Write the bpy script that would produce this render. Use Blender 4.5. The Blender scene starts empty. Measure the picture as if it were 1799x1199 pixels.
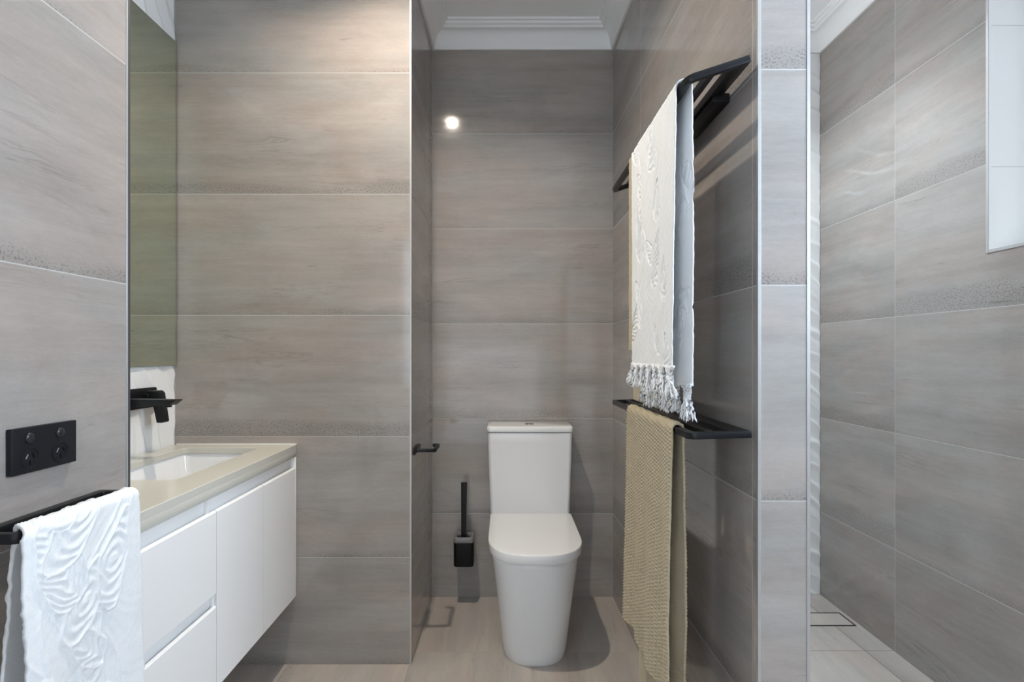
import bpy, bmesh, math, random
import numpy as np
from mathutils import Vector, Matrix
PI = math.pi
SC = bpy.context.scene
COL = SC.collection
random.seed(4)

# ------------------------------------------------------------------ camera, world, lights, exposure
CAM_H = 1.153
cam = bpy.data.cameras.new('camera')
cam.sensor_width = 36.0
cam.lens = 36.0 * 940.0 / 1799.0
cam.shift_x = 0.0075
cam.shift_y = 0.0125
cam.clip_start = 0.02
cam_o = bpy.data.objects.new('camera', cam)
cam_o.location = (0, 0, CAM_H)
cam_o.rotation_euler = (PI / 2, 0, 0)
COL.objects.link(cam_o)
SC.camera = cam_o

world = bpy.data.worlds.new('world')
SC.world = world
world.use_nodes = True
world.node_tree.nodes['Background'].inputs[0].default_value = (0.75, 0.85, 1.0, 1)
world.node_tree.nodes['Background'].inputs[1].default_value = 0.4

vs = SC.view_settings
vs.view_transform = 'Standard'
vs.look = 'None'
vs.exposure = 0.05
vs.gamma = 1.0
vs.use_curve_mapping = False

SIDE_WINDOW = (0.93, 0.96, 1.0, 0.18)      # daylight through the frosted window in the shower wall
FILL_NEAR = (0.67, 0.82, 1.0, 24.5)  # added fill: unseen glowing pane nearer the camera in the same wall
FILL_LEFT = (0.74, 0.86, 1.0, 4.6)       # added fill: unseen glowing pane in the left wall, behind the camera
FILL_REAR = (0.85, 0.92, 1.0, 1.6)       # added fill: unseen low glowing pane behind the camera
DOWNLIGHT_W = 15.8                         # recessed ceiling lamp by the alcove
DOWNLIGHT_RGB = (1.0, 0.90, 0.775)
SHOWER_FILL_W = 15.0  # unseen lamp added to brighten the shower
SC.cycles.use_denoising = True
SC.cycles.max_bounces = 10
SC.cycles.diffuse_bounces = 6
SC.cycles.sample_clamp_indirect = 4.0

# ------------------------------------------------------------------ material helpers
def mat(name, col, rough=0.5, metal=0.0, spec=0.5, coat=0.0):
    m = bpy.data.materials.new(name); m.use_nodes = True
    b = m.node_tree.nodes['Principled BSDF']
    b.inputs['Base Color'].default_value = (*col, 1)
    b.inputs['Roughness'].default_value = rough
    b.inputs['Metallic'].default_value = metal
    b.inputs['Specular IOR Level'].default_value = spec
    b.inputs['Coat Weight'].default_value = coat
    b.inputs['Coat Roughness'].default_value = 0.05
    return m

class NT:
    """small wrapper for wiring nodes"""
    def __init__(s, m):
        s.t = m.node_tree; s.b = s.t.nodes['Principled BSDF']
    def n(s, kind, **kw):
        nd = s.t.nodes.new(kind)
        for k, v in kw.items(): setattr(nd, k, v)
        return nd
    def link(s, a, b): s.t.links.new(a, b)
    def put(s, sock, v):
        if hasattr(v, 'is_output'): s.link(v, sock)
        else: sock.default_value = v
    def math(s, op, a, b=0.0, c=None, clamp=False):
        nd = s.n('ShaderNodeMath', operation=op, use_clamp=clamp)
        s.put(nd.inputs[0], a); s.put(nd.inputs[1], b)
        if c is not None: s.put(nd.inputs[2], c)
        return nd.outputs[0]
    def comb(s, x, y, z=0.0):
        nd = s.n('ShaderNodeCombineXYZ')
        s.put(nd.inputs[0], x); s.put(nd.inputs[1], y); s.put(nd.inputs[2], z)
        return nd.outputs[0]
    def noise(s, vec, scale=1.0, detail=4.0, rough=0.55, dist=0.0):
        nd = s.n('ShaderNodeTexNoise')
        s.link(vec, nd.inputs['Vector'])
        nd.inputs['Scale'].default_value = scale; nd.inputs['Detail'].default_value = detail
        nd.inputs['Roughness'].default_value = rough; nd.inputs['Distortion'].default_value = dist
        return nd.outputs[0]
    def ss(s, v, a, b, lo=0.0, hi=1.0):
        nd = s.n('ShaderNodeMapRange', interpolation_type='SMOOTHSTEP')
        s.put(nd.inputs[0], v)
        nd.inputs[1].default_value = a; nd.inputs[2].default_value = b
        nd.inputs[3].default_value = lo; nd.inputs[4].default_value = hi
        return nd.outputs[0]
    def mix(s, f, a, b, blend='MIX'):
        nd = s.n('ShaderNodeMix', data_type='RGBA', blend_type=blend)
        s.put(nd.inputs[0], f)
        for i, v in ((6, a), (7, b)):
            if isinstance(v, tuple): nd.inputs[i].default_value = (*v, 1)
            else: s.link(v, nd.inputs[i])
        return nd.outputs[2]

def tile_mat(name, tw, th, light, dark, grout, rough, gw=0.0011):
    """large porcelain tile with a vein-cut stone print; uv in metres, u along the veins"""
    m = mat(name, light, rough); N = NT(m)
    uv = N.n('ShaderNodeUVMap').outputs[0]
    sep = N.n('ShaderNodeSeparateXYZ'); N.link(uv, sep.inputs[0])
    u, v = sep.outputs[0], sep.outputs[1]
    U = N.math('DIVIDE', u, tw); V = N.math('DIVIDE', v, th)
    iu, iv = N.math('FLOOR', U), N.math('FLOOR', V)
    fu, fv = N.math('FRACT', U), N.math('FRACT', V)
    du = N.math('MULTIPLY', N.math('MINIMUM', fu, N.math('SUBTRACT', 1.0, fu)), tw)
    dv = N.math('MULTIPLY', N.math('MINIMUM', fv, N.math('SUBTRACT', 1.0, fv)), th)
    edge = N.math('MINIMUM', du, dv)
    wn = N.n('ShaderNodeTexWhiteNoise', noise_dimensions='2D')
    N.link(N.comb(iu, iv), wn.inputs['Vector'])
    rv = wn.outputs['Value']
    rs = N.n('ShaderNodeSeparateXYZ'); N.link(wn.outputs['Color'], rs.inputs[0])
    ou = N.math('MULTIPLY_ADD', rs.outputs[0], 57.0, u)
    ov = N.math('MULTIPLY_ADD', rs.outputs[1], 43.0, v)
    P = lambda a, b, c=0.0: N.comb(N.math('MULTIPLY', ou, a), N.math('MULTIPLY', ov, b), c)
    cloud = N.noise(P(2.4, 6.0), 1.0, 6.0, 0.62, 0.5)
    band = N.noise(P(0.45, 9.0, 3.0), 1.0, 3.0, 0.5, 0.15)
    streak = N.noise(P(4.0, 48.0, 7.0), 1.0, 5.0, 0.65, 0.5)
    fine = N.noise(P(40.0, 150.0, 9.0), 1.0, 4.0, 0.7)
    grain = N.noise(P(330.0, 380.0, 1.0), 1.0, 2.0, 0.6)
    tint = N.noise(P(2.2, 6.0, 15.0), 1.0, 4.0, 0.55)
    t = N.math('MULTIPLY_ADD', N.math('SUBTRACT', cloud, 0.5), 1.15, 0.5)
    t = N.math('MULTIPLY_ADD', N.math('SUBTRACT', band, 0.5), 0.95, t)
    t = N.math('MULTIPLY_ADD', N.math('SUBTRACT', streak, 0.5), 0.58, t)
    t = N.math('MULTIPLY_ADD', N.math('SUBTRACT', fine, 0.5), 0.42, t)
    t = N.math('MULTIPLY_ADD', N.math('SUBTRACT', grain, 0.5), 0.34, t)
    t = N.math('MULTIPLY_ADD', N.math('SUBTRACT', rv, 0.5), 0.22, t, clamp=True)
    col = N.mix(t, dark, light)
    warm = N.mix(N.ss(tint, 0.36, 0.66), (0.98, 1.0, 1.0), (1.035, 0.985, 0.955))
    col = N.mix(1.0, col, warm, 'MULTIPLY')
    dk = lambda k: (dark[0] * k, dark[1] * k, dark[2] * k)
    # thin dark veins, and a few short smudges
    vein = N.noise(P(1.4, 17.0, 21.0), 1.0, 6.0, 0.6, 0.6)
    vm = N.math('MULTIPLY', N.ss(N.math('ABSOLUTE', N.math('SUBTRACT', vein, 0.5)), 0.0, 0.020, 1.0, 0.0),
                N.ss(N.noise(P(1.5, 7.0, 31.0), 1.0, 3.0), 0.52, 0.68))
    col = N.mix(N.math('MULTIPLY', vm, 0.38), col, dk(.6))
    sm = N.ss(N.noise(P(7.0, 42.0, 61.0), 1.0, 3.0, 0.6, 0.3), 0.68, 0.80)
    col = N.mix(N.math('MULTIPLY', sm, 0.45), col, dk(.6))
    # open pores gathered along the lower edge of some tiles
    pore = N.noise(P(190.0, 230.0, 5.0), 1.0, 2.0, 0.55)
    lim = N.math('MULTIPLY_ADD', N.noise(P(2.2, 3.0, 41.0), 1.0, 4.0, 0.6), 0.30, N.math('MULTIPLY', rs.outputs[2], 0.22))
    pb = N.ss(N.math('SUBTRACT', N.math('SUBTRACT', lim, 0.12), fv), 0.0, 0.09)
    col = N.mix(N.math('MULTIPLY', pb, 0.30), col, dk(.8))
    pb = N.math('MULTIPLY', pb, N.ss(pore, 0.53, 0.62))
    dots = N.ss(N.noise(P(45.0, 75.0, 51.0), 1.0, 1.0), 0.77, 0.82)
    pb = N.math('MAXIMUM', N.math('MULTIPLY', pb, 0.55), N.math('MULTIPLY', dots, 0.4))
    col = N.mix(pb, col, dk(.38))
    gm = N.ss(edge, gw * 0.7, gw * 1.3, 1.0, 0.0)
    col = N.mix(gm, col, grout)
    N.link(col, N.b.inputs['Base Color'])
    r = N.math('MULTIPLY_ADD', N.math('SUBTRACT', streak, 0.5), 0.12, rough)
    r = N.math('MULTIPLY_ADD', gm, 0.4, r, clamp=True)
    N.link(r, N.b.inputs['Roughness'])
    h = N.math('MULTIPLY_ADD', grain, 0.12, N.math('MULTIPLY', fine, 0.18))
    h = N.math('MULTIPLY_ADD', pb, -0.5, h)
    h = N.math('MULTIPLY_ADD', gm, -1.4, h)
    bp = N.n('ShaderNodeBump'); bp.inputs['Strength'].default_value = 0.15; bp.inputs['Distance'].default_value = 0.0008
    N.link(h, bp.inputs['Height']); N.link(bp.outputs[0], N.b.inputs['Normal'])
    return m

def cloth_mat(name, col, scale, rough=0.95, bump=0.0012, var=0.06):
    m = mat(name, col, rough, spec=0.15); N = NT(m)
    N.b.inputs['Sheen Weight'].default_value = 0.15
    N.b.inputs['Sheen Roughness'].default_value = 0.6
    tc = N.n('ShaderNodeTexCoord').outputs['Object']
    a = N.noise(tc, scale, 3.0, 0.7)
    b = N.noise(tc, 18.0, 3.0, 0.5)
    k = N.math('MULTIPLY_ADD', N.math('SUBTRACT', a, 0.5), var * 4, 1.0)
    k = N.math('MULTIPLY_ADD', N.math('SUBTRACT', b, 0.5), var * 2, k)
    N.link(N.mix(1.0, col, N.comb(k, k, k), 'MULTIPLY'), N.b.inputs['Base Color'])
    bp = N.n('ShaderNodeBump'); bp.inputs['Strength'].default_value = 0.6; bp.inputs['Distance'].default_value = bump
    N.link(a, bp.inputs['Height']); N.link(bp.outputs[0], N.b.inputs['Normal'])
    return m

def noisy_mat(name, col, rough, scale, var, metal=0.0, spec=0.5, bump=0.0):
    m = mat(name, col, rough, metal, spec); N = NT(m)
    tc = N.n('ShaderNodeTexCoord').outputs['Object']
    a = N.noise(tc, scale, 4.0, 0.6)
    k = N.math('MULTIPLY_ADD', N.math('SUBTRACT', a, 0.5), var * 2, 1.0)
    N.link(N.mix(1.0, col, N.comb(k, k, k), 'MULTIPLY'), N.b.inputs['Base Color'])
    N.link(N.math('MULTIPLY_ADD', N.math('SUBTRACT', a, 0.5), 0.1, rough, clamp=True), N.b.inputs['Roughness'])
    if bump:
        bp = N.n('ShaderNodeBump'); bp.inputs['Strength'].default_value = 0.3; bp.inputs['Distance'].default_value = bump
        N.link(a, bp.inputs['Height']); N.link(bp.outputs[0], N.b.inputs['Normal'])
    return m

def glow_mat(name, rgbs):
    m = mat(name, (0.8, 0.8, 0.8), 0.6)
    b = m.node_tree.nodes['Principled BSDF']
    b.inputs['Emission Color'].default_value = (rgbs[0], rgbs[1], rgbs[2], 1)
    b.inputs['Emission Strength'].default_value = rgbs[3]
    return m

TILE_L, TILE_D = (0.400, 0.365, 0.340), (0.238, 0.218, 0.203)
M = {
    'tile': tile_mat('stone_look_wall_tile', 0.9, 0.45, TILE_L, TILE_D, (0.44, 0.43, 0.41), 0.09),
    'floor': tile_mat('stone_look_floor_tile', 0.9, 0.45, (0.50, 0.455, 0.41), (0.32, 0.285, 0.255), (0.40, 0.36, 0.32), 0.30),
    'shower_floor': tile_mat('stone_look_shower_floor_tile', 0.9, 0.45, (0.50, 0.455, 0.41), (0.32, 0.285, 0.255), (0.20, 0.165, 0.14), 0.32, 0.0016),
    'wave': noisy_mat('white_wave_tile', (0.84, 0.84, 0.83), 0.22, 3.0, 0.02),
    'paint': noisy_mat('white_ceiling_paint', (0.92, 0.92, 0.915), 0.75, 9.0, 0.015),
    'plaster': noisy_mat('white_cornice_paint', (0.88, 0.88, 0.875), 0.6, 9.0, 0.015),
    'black': noisy_mat('matt_black_powdercoat', (0.006, 0.0064, 0.0075), 0.38, 900.0, 0.2, spec=0.28, bump=0.00005),
    'black_plastic': noisy_mat('black_moulded_plastic', (0.007, 0.008, 0.011), 0.42, 700.0, 0.15, spec=0.28, bump=0.00004),
    'socket_button': noisy_mat('dark_grey_plastic', (0.014, 0.015, 0.019), 0.3, 500.0, 0.1),
    'slot': mat('socket_slot_black', (0.002, 0.002, 0.002), 0.9, spec=0.1),
    'slot_metal': mat('socket_contact_grey', (0.20, 0.21, 0.22), 0.45),
    'ceramic': noisy_mat('white_glazed_ceramic', (0.765, 0.765, 0.76), 0.07, 2.0, 0.01),
    'seat_plastic': noisy_mat('white_gloss_seat_plastic', (0.755, 0.755, 0.75), 0.12, 2.0, 0.01),
    'chrome': mat('polished_chrome', (0.55, 0.55, 0.55), 0.12, 1.0),
    'lacquer': noisy_mat('white_satin_lacquer', (0.85, 0.84, 0.825), 0.42, 2.0, 0.01),
    'stone': noisy_mat('cream_reconstituted_stone', (0.55, 0.53, 0.465), 0.20, 420.0, 0.10),
    'mirror': mat('green_tinted_mirror', (0.72, 0.775, 0.64), 0.012, 1.0),
    'mirror_edge': mat('polished_glass_edge', (0.35, 0.42, 0.40), 0.08, 0.4),
    'alu': noisy_mat('satin_aluminium_trim', (0.50, 0.49, 0.48), 0.40, 60.0, 0.05, metal=0.55),
    'dark_trim': noisy_mat('dark_metal_trim', (0.05, 0.05, 0.052), 0.5, 60.0, 0.1),
    'silicone': mat('white_silicone_bead', (0.75, 0.74, 0.72), 0.5),
    'white_towel': cloth_mat('white_terry_cotton', (0.735, 0.74, 0.74), 420.0),
    'tan_towel': cloth_mat('tan_waffle_cotton', (0.40, 0.335, 0.225), 600.0, var=0.10),
    'grey_rubber': noisy_mat('grey_rubber_rim', (0.18, 0.18, 0.185), 0.5, 300.0, 0.08),
    'bristle': mat('black_bristles', (0.02, 0.02, 0.02), 0.9),
    'white_tile': noisy_mat('white_gloss_reveal_tile', (0.80, 0.80, 0.79), 0.2, 2.0, 0.01),
    'grout_line': mat('pale_grey_grout', (0.55, 0.54, 0.53), 0.8),
    'drain_gap': mat('drain_gap_black', (0.008, 0.008, 0.008), 0.6),
    'side_glass': glow_mat('frosted_window_daylight', SIDE_WINDOW),
    'near_fill': glow_mat('near_fill_glow', FILL_NEAR),  # glow of the added pane near the camera
    'left_fill': glow_mat('left_fill_glow', FILL_LEFT),  # glow of the added pane in the left wall
    'rear_fill': glow_mat('rear_fill_glow', FILL_REAR),  # glow of the added low pane at the rear
    'lamp_glass': glow_mat('downlight_lens', (1.0, 0.82, 0.62, 40.0)),
}

# ------------------------------------------------------------------ mesh helpers
def sharpen(bm, deg=38):
    a = math.radians(deg)
    for f in bm.faces: f.smooth = True
    for e in bm.edges:
        if len(e.link_faces) != 2 or e.calc_face_angle(0) > a: e.smooth = False

def link(name, bm, m, parent=None, smooth=True, deg=38):
    bmesh.ops.recalc_face_normals(bm, faces=bm.faces[:])
    if smooth: sharpen(bm, deg)
    me = bpy.data.meshes.new(name); bm.to_mesh(me); bm.free()
    me.materials.append(m)
    o = bpy.data.objects.new(name, me); COL.objects.link(o)
    if parent:
        o.parent = parent
        o.matrix_parent_inverse = Matrix.Translation(-parent.location)
    return o

def empty(name, loc):
    o = bpy.data.objects.new(name, None); o.location = loc; o.empty_display_size = 0.05
    COL.objects.link(o); return o

def tag(o, label, cat, group=None):
    o['label'] = label; o['category'] = cat
    if group: o['group'] = group
    return o

def structure(o): o['kind'] = 'structure'; return o

def box(bm, x0, x1, y0, y1, z0, z1, bev=0.0, seg=2):
    b = bmesh.new()
    bmesh.ops.create_cube(b, size=1.0)
    for v in b.verts:
        v.co = Vector(((x0 + x1) / 2 + v.co.x * (x1 - x0), (y0 + y1) / 2 + v.co.y * (y1 - y0), (z0 + z1) / 2 + v.co.z * (z1 - z0)))
    if bev: bmesh.ops.bevel(b, geom=b.edges[:], offset=bev, segments=seg, profile=0.5, affect='EDGES')
    merge(bm, b)

def merge(bm, b, mtx=None):
    if mtx: bmesh.ops.transform(b, matrix=mtx, verts=b.verts[:])
    me = bpy.data.meshes.new('tmp'); b.to_mesh(me); b.free()
    bm.from_mesh(me); bpy.data.meshes.remove(me)

def loft(bm, rings, cap0=True, cap1=True):
    R = [[bm.verts.new(p) for p in r] for r in rings]
    n = len(R[0])
    for a, b in zip(R, R[1:]):
        for i in range(n):
            bm.faces.new((a[i], a[(i + 1) % n], b[(i + 1) % n], b[i]))
    if cap0: bm.faces.new(R[0][::-1])
    if cap1: bm.faces.new(R[-1])

def prism(bm, pts2, to3, d0, d1, bev=0.0, seg=2):
    """extrude a 2-D outline; to3(a, b, d) gives the 3-D point"""
    b = bmesh.new()
    loft(b, [[to3(p[0], p[1], d0) for p in pts2], [to3(p[0], p[1], d1) for p in pts2]])
    if bev:
        es = [e for e in b.edges if any(len(f.verts) > 4 for f in e.link_faces)] or b.edges[:]
        bmesh.ops.bevel(b, geom=es, offset=bev, segments=seg, profile=0.5, affect='EDGES')
    merge(bm, b)

def rrect(w, h, r, seg=5):
    pts = []
    for cx, cy, a0 in ((w / 2 - r, h / 2 - r, 0), (-w / 2 + r, h / 2 - r, 90), (-w / 2 + r, -h / 2 + r, 180), (w / 2 - r, -h / 2 + r, 270)):
        for k in range(seg + 1):
            a = math.radians(a0 + 90 * k / seg)
            pts.append((cx + r * math.cos(a), cy + r * math.sin(a)))
    return pts

def circle(r, n=32): return [(r * math.cos(2 * PI * i / n), r * math.sin(2 * PI * i / n)) for i in range(n)]

def tube(bm, pts, radii, n=8):
    pts = [Vector(p) for p in pts]
    rings = []
    for i, p in enumerate(pts):
        t = (pts[min(i + 1, len(pts) - 1)] - pts[max(i - 1, 0)]).normalized()
        a = t.orthogonal().normalized() if abs(t.z) < 0.9 else t.cross(Vector((0, 1, 0))).normalized()
        b = t.cross(a)
        r = radii[i] if hasattr(radii, '__len__') else radii
        rings.append([p + a * r * math.cos(2 * PI * k / n) + b * r * math.sin(2 * PI * k / n) for k in range(n)])
    loft(bm, rings)

def uv_world(o, u0=0.0, v0=1.296, seed=0, floor=False, tw=0.9):
    """box mapping in metres, shifted by whole tiles so that each wall shows its own run of tiles"""
    me = o.data; uvl = me.uv_layers.new(name='UVMap')
    for p in me.polygons:
        n = p.normal
        for li in p.loop_indices:
            c = me.vertices[me.loops[li].vertex_index].co
            if abs(n.z) > 0.7: uv = (c.y - u0, c.x - v0) if floor else (c.x - u0, c.y)
            elif abs(n.x) > abs(n.y): uv = (c.y - u0, c.z - v0)
            else: uv = (c.x - u0, c.z - v0)
            uvl.data[li].uv = (uv[0] + seed * 9 * tw, uv[1])

def wall(name, pts, z0, z1, m, u0=0.0, seed=0, holes=None):
    """upright slab over a plan outline"""
    bm = bmesh.new()
    loft(bm, [[(x, y, z0) for x, y in pts], [(x, y, z1) for x, y in pts]])
    o = link(name, bm, m, smooth=False)
    uv_world(o, u0, seed=seed)
    return structure(o)

# ------------------------------------------------------------------ the room (metres; camera foot at the origin, looking along +y)
CEIL = 2.70
XL, XM, XA0, XA1 = -0.775, -1.2225, -0.345, -0.340       # left wall, mirror wall, alcove left side front and back
YE, YS, YB, YSH, YR = 1.10, 1.985, 2.534, 2.56, -1.3     # end of left wall, basin end wall, alcove back, shower back, rear wall
XP0, XP1, XQ0, XQ1, YP = 0.529, 0.515, 0.636, 0.650, 1.115
XR0, XR1 = 1.506, 1.512

LY0, LY1, LZ0, LZ1 = -1.10, -0.20, 0.85, 2.15  # opening for the fill pane added in the left wall
bm = bmesh.new()
for y0, y1, z0, z1, xb in ((YR, LY0, 0, CEIL, XL - .15), (LY1, YE, 0, CEIL, XL - .5475), (LY0, LY1, 0, LZ0, XL - .15), (LY0, LY1, LZ1, CEIL, XL - .15)):
    pts = [(XL, y0), (XL, y1), (xb, y1), (xb, y0)]
    loft(bm, [[(x, y, z0) for x, y in pts], [(x, y, z1) for x, y in pts]])
o = structure(link('wall_left', bm, M['tile'], smooth=False)); uv_world(o, 0.2, seed=1)
w4 = bpy.data.objects.new('fill_light_left', None); w4.location = (XL - 0.08, -0.65, LZ0); COL.objects.link(w4); structure(w4)  # unseen window, added to throw cool light at the shower wall
bm = bmesh.new(); xf = XL - 0.07
for a in ((LY0, LY0 + .04, LZ0, LZ1), (LY1 - .04, LY1, LZ0, LZ1), (LY0 + .04, LY1 - .04, LZ0, LZ0 + .04), (LY0 + .04, LY1 - .04, LZ1 - .04, LZ1)): box(bm, xf, xf + 0.04, *a, 0.002)
link('window_frame', bm, M['plaster'], w4)
bm = bmesh.new(); box(bm, xf + 0.018, xf + 0.024, LY0 + .035, LY1 - .035, LZ0 + .035, LZ1 - .035)
link('window_pane', bm, M['left_fill'], w4)
wall('wall_back_left', [(XM - 0.10, YS), (XA0, YS), (XA1, YB), (XM - 0.10, YB)], 0, CEIL, M['tile'], u0=XM, seed=2)
wall('wall_back', [(XM - 0.10, YB), (XP1 + 0.004, YB), (XP1 + 0.004, YB + 0.12), (XM - 0.10, YB + 0.12)], 0, CEIL, M['tile'], u0=XA1, seed=3)
wall('wall_partition', [(XP0, YP), (XQ0, YP), (XQ1, YSH), (XP1, YSH)], 0, CEIL, M['tile'], u0=2.040 - 1.8, seed=4)
wall('wall_behind', [(-1.4, YR), (1.8, YR), (1.8, YR - 0.1), (-1.4, YR - 0.1)], 0, CEIL, M['paint'], u0=0, seed=6)

# shower side wall with its window opening and one for the added pane
WY0, WY1, WZ0, WZ1, WT = 0.95, 1.672, 1.468, 2.36, 0.16
def xr(y): return XR0 + (XR1 - XR0) * (y - 1.1) / (YSH - 1.1)
bm = bmesh.new()
NY0, NY1, NZ0, NZ1 = 0.22, 0.90, 1.2, 2.25  # opening cut for the added near pane
for y0, y1, z0, z1 in ((YR, NY0, 0, CEIL), (NY0, NY1, 0, NZ0), (NY0, NY1, NZ1, CEIL), (NY1, WY0, 0, CEIL), (WY1, YSH + 0.1, 0, CEIL), (WY0, WY1, 0, WZ0), (WY0, WY1, WZ1, CEIL)):
    pts = [(xr(y0), y0), (xr(y1), y1), (xr(y1) + WT, y1), (xr(y0) + WT, y0)]
    loft(bm, [[(x, y, z0) for x, y in pts], [(x, y, z1) for x, y in pts]])
o = structure(link('wall_right', bm, M['tile'], smooth=False)); uv_world(o, 2.068 - 1.8, seed=5)

# white tiled reveal lining the window opening, with its metal edge strip and grout lines
bm = bmesh.new(); t = 0.008; xw = xr(WY1) - 0.0015
box(bm, xw, xw + WT, WY1 - t, WY1 - 0.0005, WZ0, WZ1, 0.0008)
box(bm, xw, xw + WT, WY0 + 0.0005, WY0 + t, WZ0, WZ1, 0.0008)
box(bm, xw, xw + WT, WY0 + t, WY1 - t, WZ0, WZ0 + t, 0.0008)
box(bm, xw, xw + WT, WY0 + t, WY1 - t, WZ1 - t, WZ1 - 0.0005, 0.0008)
structure(link('trim_3', bm, M['white_tile']))
bm = bmesh.new()
for z in (1.735, 2.175): box(bm, xw + 0.008, xw + WT - 0.03, WY1 - t - 0.0004, WY1 - t + 0.001, z - 0.0012, z + 0.0012)
structure(link('trim_4', bm, M['grout_line']))
strip_y = ((WY1 - 0.0075, WY1 + 0.0015, WZ0 - 0.001, WZ1), (WY0, WY1 - 0.0075, WZ0 - 0.001, WZ0 + 0.0085))
bm = bmesh.new()
for a in strip_y: box(bm, xw - 0.0015, xw + 0.004, *a, 0.0005, 1)
structure(link('trim_11', bm, M['alu']))
w1 = bpy.data.objects.new('window_1', None); w1.location = (xw + 0.13, 1.31, WZ0); COL.objects.link(w1); structure(w1)
bm = bmesh.new(); xf = xw + 0.125
for a in ((WY0 + t, WY0 + t + .035, WZ0 + t, WZ1 - t), (WY1 - t - .035, WY1 - t, WZ0 + t, WZ1 - t), (WY0 + t + .035, WY1 - t - .035, WZ0 + t, WZ0 + t + .035), (WY0 + t + .035, WY1 - t - .035, WZ1 - t - .035, WZ1 - t)):
    box(bm, xf, xf + 0.03, *a, 0.002)
link('window_frame', bm, M['plaster'], w1)
bm = bmesh.new(); box(bm, xf + 0.012, xf + 0.018, WY0 + .04, WY1 - .04, WZ0 + .04, WZ1 - .04)
link('window_pane', bm, M['side_glass'], w1)
w3 = bpy.data.objects.new('fill_light_near', None); w3.location = (XR0 + 0.1, 0.56, NZ0); COL.objects.link(w3); structure(w3)  # out-of-view window, added as the main cool fill
bm = bmesh.new(); xf = xr(0) + 0.03
for a in ((NY0, NY0 + .04, NZ0, NZ1), (NY1 - .04, NY1, NZ0, NZ1), (NY0 + .04, NY1 - .04, NZ0, NZ0 + .04), (NY0 + .04, NY1 - .04, NZ1 - .04, NZ1)): box(bm, xf, xf + 0.04, *a, 0.002)
link('window_frame', bm, M['plaster'], w3)
bm = bmesh.new(); box(bm, xf + 0.012, xf + 0.018, NY0 + .035, NY1 - .035, NZ0 + .035, NZ1 - .035)
link('window_pane', bm, M['near_fill'], w3)
# low glowing pane added behind the camera to light the lower surfaces
w2 = bpy.data.objects.new('fill_light_rear', None); w2.location = (-0.15, YR, 0.1); COL.objects.link(w2); structure(w2)
bm = bmesh.new()
for a in ((-.77, -.72, .05, 1.3), (.40, .45, .05, 1.3), (-.72, .40, .05, .10), (-.72, .40, 1.25, 1.3)): box(bm, a[0], a[1], YR, YR + 0.05, a[2], a[3], 0.003)
link('window_frame', bm, M['plaster'], w2)
bm = bmesh.new(); box(bm, -.72, .40, YR + 0.01, YR + 0.02, .10, 1.25)
link('window_pane', bm, M['rear_fill'], w2)

# floors and ceiling
bm = bmesh.new(); box(bm, XM - 0.1, 0.58, YR, YB + 0.05, -0.1, 0)
o = structure(link('floor', bm, M['floor'], smooth=False)); uv_world(o, 2.066, 0.097, 1, floor=True)
bm = bmesh.new(); box(bm, 0.58, 1.62, YR, YSH + 0.05, -0.1, 0)
o = structure(link('floor_shower', bm, M['shower_floor'], smooth=False)); uv_world(o, 2.076, 1.40, 2, floor=True)
bm = bmesh.new(); box(bm, XM - 0.2, 1.72, YR - 0.05, YSH + 0.1, CEIL, CEIL + 0.1)
structure(link('ceiling', bm, M['paint'], smooth=False))

# relief wave tile walls (white): behind the vanity and at the back of the shower
def wave_h(a, b, seed=0.0, flip=False):
    """overlapping curved ridges: steep on one side, long and soft on the other"""
    if flip: a, b = b, a
    w = a + 0.34 * b + 0.030 * np.sin(b * 11.0 + seed) + 0.016 * np.sin(b * 24.0 + a * 12 + 1.3 + seed)
    f = np.mod(w / 0.088, 1.0)
    r = np.where(f < 0.76, (f / 0.76) ** 1.5, 0.5 + 0.5 * np.cos(PI * (f - 0.76) / 0.24))
    w2 = a * 0.55 + 0.12 * b + 0.05 * np.sin(b * 9 + seed * 2 + 2.0)
    f2 = np.mod(w2 / 0.15, 1.0)
    r2 = np.where(f2 < 0.8, (f2 / 0.8) ** 1.6, 0.5 + 0.5 * np.cos(PI * (f2 - 0.8) / 0.2))
    return 0.0068 * np.maximum(r, 0.8 * r2)

def grid_obj(name, pts, m, nu, nv, parent=None):
    me = bpy.data.meshes.new(name)
    idx = np.arange(nu * nv).reshape(nu, nv)
    q = np.stack([idx[:-1, :-1], idx[1:, :-1], idx[1:, 1:], idx[:-1, 1:]], -1).reshape(-1, 4)
    me.from_pydata(pts.reshape(-1, 3).tolist(), [], q.tolist())
    me.polygons.foreach_set('use_smooth', [True] * len(me.polygons)); me.update()
    me.materials.append(m)
    o = bpy.data.objects.new(name, me); COL.objects.link(o)
    return o

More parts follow.
